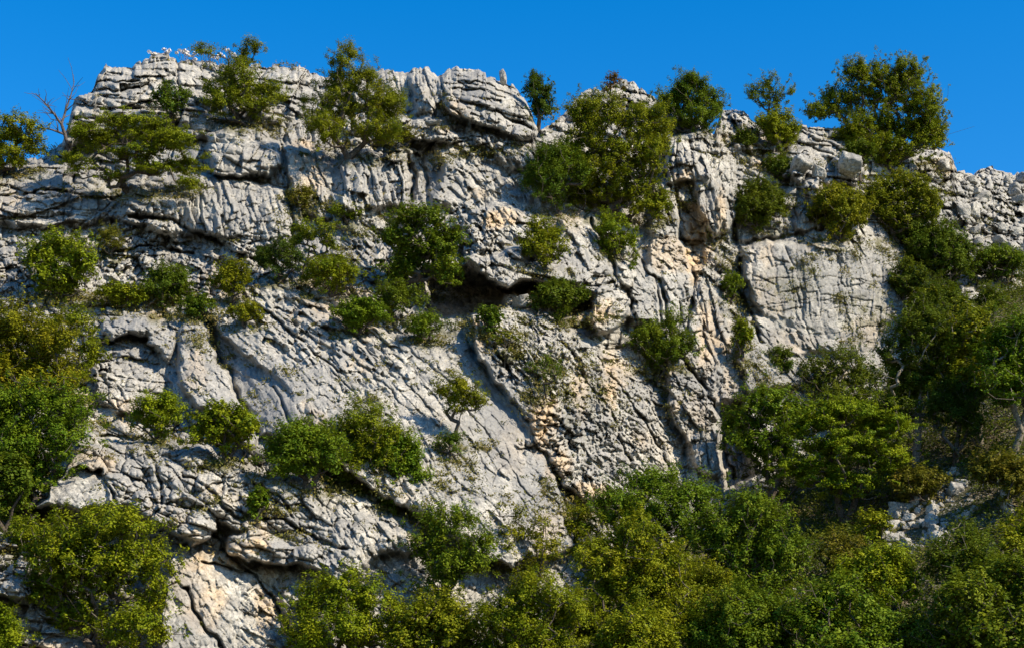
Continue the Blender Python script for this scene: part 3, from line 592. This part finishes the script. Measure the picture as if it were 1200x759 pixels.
def grow(lobes, base, R, dens=1.0, leaf=.112, stems=1, crad=.42, gap=.25, flat=.5, trunk_r=1.0, under=.35, aspect=.6):
    """lobes: [(centre, radii)] relative to base 0. returns trunk tubes and crown leaf arrays"""
    cl = []; cn = []; crs = []
    for c, r in lobes:
        c = np.array(c); r = np.array(r)
        area = 4 * r[0] * r[2] + 2 * r[1] * (r[0] + r[2]); n = max(5, int(area / (crad * crad) * 1.65 * dens))
        d = R.normal(size=(n * 2, 3)); d /= np.linalg.norm(d, axis=1, keepdims=True)
        d = d[(d[:, 2] > -.25) | (R.random(len(d)) < under)][:n]
        rad = R.uniform(.2, 1.0, len(d)) ** .6 * R.uniform(.82, 1.12, len(d)); sprig = R.random(len(d)) < .30; rad = np.where(sprig, R.uniform(1.05, 1.6, len(d)), rad)
        cl.append(c + d * r * rad[:, None]); cn.append(d); crs.append(crad * np.where(sprig, R.uniform(.28, .6, len(d)), R.uniform(.45, 1.2, len(d))) * min(1, (r.min() / (2.2 * crad)) ** .5 + .25))
    cl = np.concatenate(cl); cn = np.concatenate(cn); crs = np.concatenate(crs)
    keep = (R.random(len(cl)) > gap); keep[:2] = True; cl, cn, crs = cl[keep], cn[keep], crs[keep]
    # skeleton: stems, then every clump joined to the nearest wood below it
    ctr = np.average(cl, axis=0, weights=crs); nodes = [np.zeros(3)]; par = [-1]
    ext = cl.max(0) - cl.min(0)
    for s in range(stems):
        tgt = ctr * np.array([.8, .8, .75]) + (R.normal(size=3) * ext * np.array([.22, .18, .05]) if stems > 1 else R.normal(size=3) * ext * .05)
        tgt[2] = max(tgt[2], .12 * ext[2]); p = 0
        for q in (.3, .6, 1.0):
            pt = tgt * np.array([q ** 1.2, q ** 1.2, q]) + R.normal(size=3) * .03 * ext; nodes.append(pt); par.append(p); p = len(nodes) - 1
    order = np.argsort(np.linalg.norm(cl, axis=1)); tips = np.zeros(len(cl), int)
    for i in order:
        N = np.array(nodes); d = np.linalg.norm(N - cl[i], axis=1); lz = np.maximum(N[:, 2] - cl[i][2], 0)
        k = int(np.argmin(d + 1.5 * lz + .12 * np.linalg.norm(N, axis=1) + 9 * (np.arange(len(N)) == 0) * (len(N) > 1)))
        a = N[k]; b = cl[i]; L = d[k]; p = k; ns = 1 if L < .5 else (2 if L < 1.4 else 3)
        for q in range(1, ns + 1):
            t = q / ns; pt = a + (b - a) * t + (R.normal(size=3) * .07 * L + np.array([0, 0, -.1 * L * math.sin(t * math.pi)])) * (q < ns)
            nodes.append(pt); par.append(p); p = len(nodes) - 1
        tips[i] = p
    cnt = np.zeros(len(nodes)); 
    for i in tips: cnt[i] += 1
    for i in range(len(nodes) - 1, 0, -1): cnt[par[i]] += cnt[i]
    rad = .009 * trunk_r * np.maximum(cnt, .6) ** .5
    tb = Tubes()
    for i in range(1, len(nodes)):
        tb.seg(nodes[par[i]], nodes[i], min(rad[par[i]], rad[i] * 1.5), rad[i], 6 if rad[i] > .05 else 4)
    d0 = nodes[1] / (np.linalg.norm(nodes[1]) + 1e-6)
    tb.seg(-d0 * .5 - np.array([0, -.15, .2]), np.zeros(3), rad[0] * 1.3, rad[1] * 1.1, 6)       # root going into the ground
    # leaves
    P = []; Nn = []; ti = []
    for c, d, r in zip(cl, cn, crs):
        n = max(10, int(92 * (.5 + .5 * dens) * (r / .42) ** 2 * (.15 / leaf) ** 2)); g = R.normal(size=(n, 3)); g /= np.linalg.norm(g, axis=1, keepdims=True)
        g *= (R.random(n) ** .5)[:, None]
        g[:, 2] *= flat
        tilt = R.normal(size=2) * .25; g[:, 2] += g[:, 0] * tilt[0] + g[:, 1] * tilt[1]
        up = d * .6 + np.array([0, 0, .65]) + R.normal(size=3) * .25; g = g * (.8 if flat > .5 else 1) + up * (R.random((n, 1)) ** 1.5 - .3) * (1.15 if flat > .5 else .25)
        P.append(c + g * r); nn = d * .45 + np.array([0, 0, .75]) + R.normal(size=(n, 3)) * .42 + g * .3
        Nn.append(nn / np.linalg.norm(nn, axis=1, keepdims=True))
        ti.append(np.clip(R.normal(.5, .15) + R.normal(0, .09, n), 0, 1))
    P = np.concatenate(P); Nn = np.concatenate(Nn); ti = np.concatenate(ti)
    LV, LF = leaf_quads(P, Nn, leaf, R, aspect)
    return tb, LV, LF, ti

def auto_lobes(x0, x1, yt, yb, R, n, foot):
    """ellipses filling a crown outline, in picture units"""
    w, h = x1 - x0, yb - yt; cx = (x0 + x1) / 2; L = []
    top = yt; bot = yb - foot * h; hh = bot - top
    L.append((cx + R.uniform(-.08, .08) * w, top + hh * .52, w * .30, hh * .40))
    for i in range(n):
        a = R.uniform(0, 1) * math.pi * 1.25 - math.pi * .125 + (0 if n < 3 else 0); a = math.pi * (i + .5) / n + R.uniform(-.25, .25)
        rr = R.uniform(.15, .30)
        L.append((cx + math.cos(a) * w * (.5 - rr) * 1.02, top + hh * (.58 - math.sin(a) * (.58 - rr)), w * rr, hh * rr * R.uniform(.75, 1.0)))
    return L

def plant(name, cat, box, label, col='olive', style='dense', lobes=None, seed=0, group=None, bark=None, stems=None, at=None, foot=None, **kw):
    x0, x1, yt, yb = box; gw = (.06 if cat == 'shrub' else 0) * (x1 - x0); x0 -= gw; x1 += gw; yt -= gw * .6; R = np.random.default_rng(1000 + seed)
    bx = at[0] if at else (x0 + x1) / 2; by = at[1] if at else yb
    B, where = hit(bx, by); Y = B[1]; sc = Y / FP * 1.04
    st = dict(dense=dict(dens=1.0, gap=.05, crad=.40, flat=.8, under=.6), open=dict(dens=.9, gap=.16, crad=.37, flat=.75, under=.55), sparse=dict(dens=.5, gap=.35, crad=.34, flat=.6, under=.6),
              pads=dict(dens=1.0, gap=.08, crad=.44, flat=.36, under=.3), bushy=dict(dens=1.05, gap=.05, crad=.34, flat=.7, under=.6), twiggy=dict(dens=.32, gap=.25, crad=.34, flat=.6, under=.6))[style]
    st = dict(st); st.update(kw)
    if foot is None: foot = .12 if cat == 'tree' else .0
    if lobes is None: lobes = auto_lobes(x0, x1, yt, yb, R, 5 if (x1 - x0) < 70 else 7, foot)
    L = []; W = (x1 - x0) * sc
    st.setdefault('leaf', R.uniform(.092, .135)); st.setdefault('aspect', R.uniform(.42, .72))
    st['crad'] = min(st['crad'], max(.16, .16 * W))
    for k, (cx, cy, rx, ry) in enumerate(lobes):
        off = R.uniform(-.18, .12) * W if len(lobes) > 1 else 0
        yy = Y - .12 * W + off; X, _, Z = world(cx, cy, yy)
        q = st['crad'] * .3
        rX, rZ = max(rx * sc - q, rx * sc * .5), max(ry * sc - q * .6, ry * sc * .5)
        L.append(((float(X) - B[0], yy - B[1], float(Z) - B[2]), (rX, .5 * (rX + rZ), rZ)))
    if stems is None: stems = 3 if cat == 'shrub' else (2 if W > 3.5 else 1)
    tb, LV, LF, ti = grow(L, B, R, stems=stems, **st)
    root = link(name, None, loc=B); root.empty_display_size = .3; tag(root, label, cat, group)
    t = link('trunk', tb.mesh('trunk', bark or M_BARK), root)
    c = link('crown', mesh_from('crown', LV, LF, M_LEAF, fattrs={'tint': ti}), root)
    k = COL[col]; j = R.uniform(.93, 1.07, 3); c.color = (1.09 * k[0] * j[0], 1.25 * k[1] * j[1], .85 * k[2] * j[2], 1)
    return root


BK = {'pale': M_PALE}
for i, (nm, box, lab, col, sty, kw) in enumerate(VEG):
    kw = dict(kw); b = kw.pop('bark', None)
    plant('tree' if nm == TR else 'shrub', nm, box, lab, col, sty, seed=i, group=GT if nm == TR else GS, bark=BK.get(b), **kw)

# ---- bare dead tree on the left shoulder
def dead_tree():
    B, _ = hit(80, 172); Y = B[1]; sc = Y / FP * 1.04; tb = Tubes(); R = np.random.default_rng(5)
    w = lambda x, y, o=0: np.array([float(v) for v in world(x, y, Y + o)]) - B
    def limb(pts, r0, r1, tw=5):
        for k in range(len(pts) - 1):
            a, b = pts[k], pts[k + 1]; q0 = r0 + (r1 - r0) * k / (len(pts) - 1); q1 = r0 + (r1 - r0) * (k + 1) / (len(pts) - 1)
            tb.seg(a, b, q0, q1)
            for _ in range(tw):
                s = a + (b - a) * R.uniform(.2, 1); e = s + R.normal(size=3) * np.array([.3, .3, .2]) + (b - a) * .25 + np.array([0, 0, .08]); tb.seg(s, e, q1 * .8, .012, 4)
                tb.seg(e, e + (e - s) * .6 + R.normal(size=3) * .12, .012, .008, 4)
    limb([w(80, 172), w(76, 158), w(72, 146, -.2)], .12, .09, 0)
    limb([w(72, 146, -.2), w(62, 132, -.4), (w(52, 120, -.3)), w(42, 110)], .075, .02)
    limb([w(72, 146, -.2), w(78, 126), w(83, 112, .2), w(87, 96, .2)], .075, .02)
    limb([w(76, 158), w(60, 152, -.4), w(46, 150, -.5), w(36, 154)], .06, .016)
    limb([w(70, 142, -.2), w(60, 140, .2), w(50, 126, .4)], .03, .01, 2)
    tb.seg(w(80, 172) - np.array([0, -.2, .4]), w(80, 172), .1, .085)
    r = link('dead_tree', None, loc=B); tag(r, 'bare grey dead tree with forked branches on the left shoulder of the crest', 'tree', GT)
    link('trunk', tb.mesh('trunk', M_GREY), r)
dead_tree()
# ---- white flower heads and spiky stems along the crest
def flowering(px, py, hpx, lab, white, seed):
    R = np.random.default_rng(seed); B, _ = hit(px, py + 5); sc = B[1] / FP; h = hpx * sc; tb = Tubes(); PV = []; PF = []; n = 0
    for k in range(5):
        e = np.array([R.normal() * .25 * h, R.normal() * .2 * h, h * R.uniform(.6, 1)]); tb.seg((0, 0, -.15), e, .016, .009, 4)
        if white:
            nl = 26; d = R.normal(size=(nl, 3)); d /= np.linalg.norm(d, axis=1, keepdims=True)
            v, f = leaf_quads(e + d * R.uniform(.0, .15, nl)[:, None] * np.array([1, 1, .8]), d, .13, R, .8); PV.append((v, f))
        else:
            for q in np.linspace(.3, 1, 7):
                s = e * q; tb.seg(s, s + R.normal(size=3) * np.array([.16, .16, .04]) + np.array([0, 0, .1]), .009, .004, 4)
    g = 30; d = R.normal(size=(g, 3)); d[:, 2] = np.abs(d[:, 2]); d /= np.linalg.norm(d, axis=1, keepdims=True)
    r = link('flowering_plant' if white else 'thistle', None, loc=B); tag(r, lab, 'plant', 'flowering plants on the crest')
    link('stem', tb.mesh('stem', M_BARK if not white else M_PALE), r)
    v, f = leaf_quads(d * R.uniform(.1, 1, (g, 1)) * np.array([.16, .16, .25 * h]), d, .12, R); lf = link('leaf_tuft', mesh_from('leaf_tuft', v, f, M_GRASS, fattrs={'tint': R.random(len(f))}), r); lf.color = (*COL['olive'], 1)
    for v, f in PV: link('flower_head', mesh_from('flower_head', v, f, M_FLOWER), r)
for k, (x, y, h, wh, lab) in enumerate([(180,64,10,1,'leftmost white flowering plant on the crest of the left summit'),(197,66,14,1,'white flowering plant second from the left on the crest'),(215,70,18,1,'tall pair of white flower heads left of the dark spiky stems'),(224,72,18,1,'white flowering plant close against the dark spiky stems'),
   (238,74,34,0,'dark spiky leafless stems sticking up from the crest left of the tall sprig'),(259,76,20,1,'white flowering plant between dark stems and the tall sprig'),(271,78,28,1,'tallest white flower head right beside the tall sprig'),(247,76,30,0,'second set of dark spiky stems touching the tree with the sprig')]):
    flowering(x, y, h, lab, wh, 60 + k)

# ---- loose stones
def stone_mesh(seed, sq=(1, .8, .75)):
    import bmesh
    R = np.random.default_rng(seed); bm = bmesh.new(); bmesh.ops.create_icosphere(bm, subdivisions=4, radius=1)
    V = np.array([v.co[:] for v in bm.verts]); F = np.array([[v.index for v in f.verts] for f in bm.faces]); bm.free()
    N = R.normal(size=(9, 3)); N /= np.linalg.norm(N, axis=1, keepdims=True); N = np.concatenate([N, np.eye(3), -np.eye(3)]); N += R.normal(size=N.shape) * .15; N /= np.linalg.norm(N, axis=1, keepdims=True)
    dd = R.uniform(.52, .78, len(N)); q = V @ N.T
    r = np.min(np.where(q > .05, dd / np.maximum(q, .05), 9), axis=1); r = np.minimum(r, 1.1)
    a_, b_ = V[:, 0] * 2.2 + V[:, 2] * 1.3, V[:, 1] * 2.2 - V[:, 2] * 1.7
    fd = voronoi(a_, b_, seed)[1]; r = r * (1 - .13 * np.exp(-(fd / .07) ** 2)) + .035 * fbm(a_ * 2, b_ * 2, seed, 4)
    return mesh_from('boulder', V * r[:, None] * np.array(sq), F, M_STONE)
STONES = [stone_mesh(s, q) for s, q in ((1, (1, .85, .7)), (2, (1, .9, .85)), (3, (1, .7, .6)), (4, (.9, .9, 1)), (5, (1, .8, .75)), (6, (1, .75, .65)))]
def stone(px, py, wpx, hpx, label, k, group, R, sink=.25):
    B, _w = hit(px, py); sc = B[1] / FP
    o = link('boulder', STONES[k % len(STONES)]); w, h = wpx * sc / 1.7, hpx * sc / 1.4
    o.scale = (w, (w + h) * .5, h); o.rotation_euler = (R.uniform(-.25, .25), R.uniform(-.3, .3), R.uniform(0, 6.28) if abs(w - h) < .3 * w else R.choice([0, 3.14]) + R.uniform(-.4, .4))
    o.location = B + np.array([0, -(w + h) * .2 * (1 - sink), h * .25 * (_w == 'ground')]); tag(o, label, 'boulder', group); return o
R = np.random.default_rng(77)
GB = 'boulders on the face and crest'
ss = stone(590, 93, 13, 22, 'small upright stone standing on the right end of the summit block', 3, GB, R)
for (x, y, w, h, k, lab) in [(936,194,34,26,1,'pale rounded boulder under the thin crest tree, left of the largest boulder'),(993,198,44,32,4,'largest rounded pale boulder below the left edge of the biggest crest tree'),(906,166,30,22,2,'tilted boulder in shade behind the dense yellow green crest bush'),(958,206,24,22,0,'middle sized boulder between the two large pale ones'),
    (730,100,14,12,3,'pointed small rock on the crest beside the leafless reddish shrub'),(612,356,30,22,4,'ochre boulder lying in the mouth of the cave'),(1104,196,22,22,5,'ochre stained block at the right shoulder where the crest drops'),(1178,600,20,40,3,'grey rock standing among bushes near the right edge'),(508,146,30,12,2,'flat slab lying in front of the summit block over a dark gap')]:
    stone(x, y, w, h, lab, k, GB, R)
for i in range(34):
    for _ in range(20):
        x, y = R.uniform(1122, 1206), R.uniform(206, 318)
        if x > 1122 + (y - 206) * .1: break
    w = R.uniform(9, 28) ** 1.0; stone(x, y, w, w * R.uniform(.65, 1), 'pale angular boulder in the rubble bank at the far right below the crest', i, 'boulders of the far right rubble bank', R)
for i in range(150):
    u, v = R.random(), R.random(); x = 1036 + 98 * u + 26 * (v - .5); y = 642 - 66 * u + 56 * (v - .5)
    w = R.uniform(4, 12) if i > 34 else R.uniform(11, 25); stone(x, y, w, w * R.uniform(.6, 1), 'grey stone in the scree between the bushes at lower right', i, 'stones of the lower right scree', R)
for i in range(26):
    x = R.uniform(925, 985); y = 620 + (985 - x) * 1.4 + R.uniform(-14, 14); w = R.uniform(4, 11)
    stone(x, y, w, w * .7, 'small stone on the bare soil strip running down between the lower right trees', i, 'stones on the bare soil strip', R)

# ---- things nobody could count: grass on the ledges, low growth on the slope
def ledge_grass():
    R = np.random.default_rng(11); P = []; TI = []
    SP = [(100,300,60,8,26),(150,352,70,8,40),(120,352,60,6,26),(230,370,40,8,30),(190,350,50,10,34),(60,350,50,8,30),(350,235,14,14,22),(380,245,30,10,22),(520,135,14,24,14),(470,160,26,8,16),(560,180,46,8,26),(520,190,20,8,14),(590,175,20,6,12),(400,172,40,8,14),
      (560,385,16,16,20),(600,400,20,20,22),(640,440,24,30,36),(620,470,16,14,12),(660,425,60,20,24),(690,450,50,40,24),(700,372,40,14,20),(655,378,50,8,26),(770,430,20,20,20),(760,440,24,14,14),(785,470,18,20,12),(720,480,50,40,10),
      (800,230,14,20,16),(770,240,14,30,20),(845,290,12,30,20),(856,340,12,50,26),(870,400,12,40,24),(890,440,20,24,22),(912,420,14,10,12),(950,320,6,6,6),(990,320,4,4,4),(985,355,8,12,12),(940,305,5,5,4),(1000,300,6,10,6),(1010,370,34,44,26),(1030,320,12,30,10),(965,300,40,6,10),(920,335,40,20,8),(1040,300,16,20,10),
      (300,560,24,8,10),(235,590,40,12,10),(250,545,40,8,12),(310,590,16,14,10),(200,520,60,6,14),(345,630,14,8,8),(330,600,20,6,10),(240,395,12,20,14),(232,400,10,10,8),(265,430,8,20,8),(200,480,20,20,12),(340,440,10,10,5),
      (440,550,8,20,6),(515,560,14,20,10),(545,560,20,30,8),(480,430,60,20,6),(430,470,20,10,5),(640,570,16,20,12),(660,590,16,18,14),(680,600,30,14,22),(700,590,20,14,20),(620,600,40,24,12),(500,600,10,20,8),
      (1100,225,12,12,10),(1150,300,40,20,24),(1165,330,40,6,20),(1140,260,20,20,10),(1190,240,12,20,8),(1060,290,30,14,14),(1085,200,30,10,14),(870,160,14,8,10),(890,200,10,14,10),(870,195,10,10,8),(850,170,6,6,4),(960,225,20,10,8),(930,240,20,16,8),(840,190,8,10,6),
      (300,215,12,6,4),(205,225,50,6,8),(150,232,60,6,18),(330,250,8,20,8),(245,60,20,6,8),(330,80,20,5,6),(450,250,40,10,18),(410,300,20,10,10),(420,275,14,8,8),(20,205,40,8,12),(50,180,20,8,10),(300,150,30,8,14),(320,155,20,6,8),(400,330,30,12,18),(445,380,40,8,20),(510,400,30,6,12),(545,385,12,12,10),
      (860,500,10,40,10),(930,455,40,10,24),(1000,440,40,12,22),(20,640,20,10,6),(60,620,30,14,10),(20,610,30,10,12),(110,500,30,10,14)]
    for x, y, rx, ry, n in SP:
        for _ in range(n):
            a, r = R.uniform(0, 6.28), R.random() ** .6; px, py = x + rx * r * math.cos(a), y + ry * r * math.sin(a)
            B, _w = hit(px, py); m = int(R.uniform(16, 60)); s = R.uniform(.12, .42)
            P.append(B + R.normal(size=(m, 3)) * np.array([s, s * .5, s * .45]) + np.array([0, -.06, .05])); TI.append(np.clip(R.normal(.5, .22) + R.normal(0, .12, m), 0, 1))
    for _n, _b, _l, _c, _s, _k in VEG:
        for _ in range(int(4 + (_b[1] - _b[0]) * .18)):
            px = R.uniform(_b[0], _b[1]); py = _k.get('at', (0, _b[3]))[1] + R.normal() * 5
            if py > 755: continue
            B, wh = hit(px, py); m = int(R.uniform(14, 40)); s = R.uniform(.1, .3)
            P.append(B + R.normal(size=(m, 3)) * np.array([s, s * .5, s * .45]) + np.array([0, -.06, .05])); TI.append(np.clip(R.normal(.45, .25) + R.normal(0, .12, m), 0, 1))
    for _ in range(3400):                                                # scattered tufts in joints all over
        px, py = R.uniform(-20, 1220), R.uniform(110, 740)
        if py < np.interp(px, SKY[:, 0], SKY[:, 1]) + 12: continue
        i = int(np.clip(np.searchsorted(cols, px), 0, len(cols) - 1)); j = int(np.clip(np.searchsorted(-PY[:, i], -py), 3, NY - 4))
        if D[j + 3, i] - D[j - 3, i] < .28 * D[j, i] / 80 : continue            # only where the rock steps back
        B, wh = hit(px, py); m = int(R.uniform(6, 24)); s = R.uniform(.08, .2)
        P.append(B + R.normal(size=(m, 3)) * np.array([s, s * .4, s * .4]) + np.array([0, -.05, .04])); TI.append(np.clip(R.normal(.5, .22) + R.normal(0, .12, m), 0, 1))
    P = np.concatenate(P); TI = np.concatenate(TI); N = R.normal(size=P.shape) * .6 + np.array([0, -.4, .5]); N /= np.linalg.norm(N, axis=1, keepdims=True)
    v, f = leaf_quads(P, N, .14, R, .42); o = link('grass', mesh_from('grass', v, f, M_GRASS, fattrs={'tint': TI})); o.color = (.135, .12, .03, 1)
    tag(o, 'grass and tiny herbs in the joints and on the ledges of the cliff', 'grass', kind='stuff')
ledge_grass()
def undergrowth():
    R = np.random.default_rng(12); P = []; TI = []; n = 0
    x = R.uniform(-22, 52, 19000); y = R.uniform(54, 102, 19000); z = ground_z(x, y); keep = fbm(x / 3.2, y / 3.2, 71, 3) > -.55
    for a, b, c in zip(x[keep], y[keep], z[keep]):
        px = 600 + FP * a / (b * cp + (c - CAMZ) * sp); py = 379.5 - FP * ((c - CAMZ) * cp - b * sp) / (b * cp + (c - CAMZ) * sp)
        if not (-100 < px < 1450 and 230 < py < 840): continue
        if cliff_depth(px, min(py, BOT - 2)) < b - .5: continue
        if 1035 < px < 1140 and 565 < py < 645 and abs((642 - (px - 1036) * .68) - py) < 32: continue      # the open scree
        m = int(R.uniform(25, 60)); s = R.uniform(.22, .5)
        P.append(np.array([a, b, c + s * .5]) + R.normal(size=(m, 3)) * np.array([s, s, s * .55])); TI.append(np.clip(R.normal(.45, .25) + R.normal(0, .14, m), 0, 1))
    P = np.concatenate(P); TI = np.concatenate(TI); N = R.normal(size=P.shape) * .5 + np.array([0, -.2, .8]); N /= np.linalg.norm(N, axis=1, keepdims=True)
    v, f = leaf_quads(P, N, .14, R); o = link('undergrowth', mesh_from('undergrowth', v, f, M_LEAF, fattrs={'tint': TI})); o.color = (*COL['deep'], 1)
    tag(o, 'low leafy undergrowth covering the slope beneath the trees', 'undergrowth', kind='stuff')
undergrowth()

# ------------------------------------------------------------------ daylight
EL, AZ = math.radians(40), math.radians(122)             # azimuth clockwise from +Y (the viewing direction)
sd_ = (math.sin(AZ) * math.cos(EL), math.cos(AZ) * math.cos(EL), math.sin(EL))
sl = bpy.data.lights.new('sun', 'SUN'); sl.energy = 5.0; sl.angle = math.radians(.5); sl.color = (1, .88, .69)
so = bpy.data.objects.new('sun', sl); C.objects.link(so); so.location = (40, -40, 60)
from mathutils import Vector
so.rotation_euler = Vector(sd_).to_track_quat('Z', 'Y').to_euler()
wd = bpy.data.worlds.new('World'); SC.world = wd; wd.use_nodes = True
t = NT(wd)
skyt = t.n('ShaderNodeTexSky', sky_type='NISHITA', sun_disc=False, sun_elevation=EL, sun_rotation=AZ, altitude=600, air_density=1.0, dust_density=.25, ozone_density=2.2)
hs = t.n('ShaderNodeHueSaturation', ins={'Hue': .502, 'Saturation': 1.46, 'Value': 1.0}); t.l(skyt.outputs[0], hs.inputs['Color'])
bg = t.n('ShaderNodeBackground', ins={'Strength': .13}); t.l(hs.outputs[0], bg.inputs[0])
wo = t.n('ShaderNodeOutputWorld'); t.l(bg.outputs[0], wo.inputs[0])
SC.view_settings.view_transform = 'Standard'; SC.view_settings.look = 'None'; SC.view_settings.exposure = .82; SC.view_settings.gamma = 1
SC.view_settings.use_curve_mapping = False
SC.render.engine = 'CYCLES'; SC.cycles.max_bounces = 6; SC.cycles.diffuse_bounces = 3; SC.cycles.transmission_bounces = 3
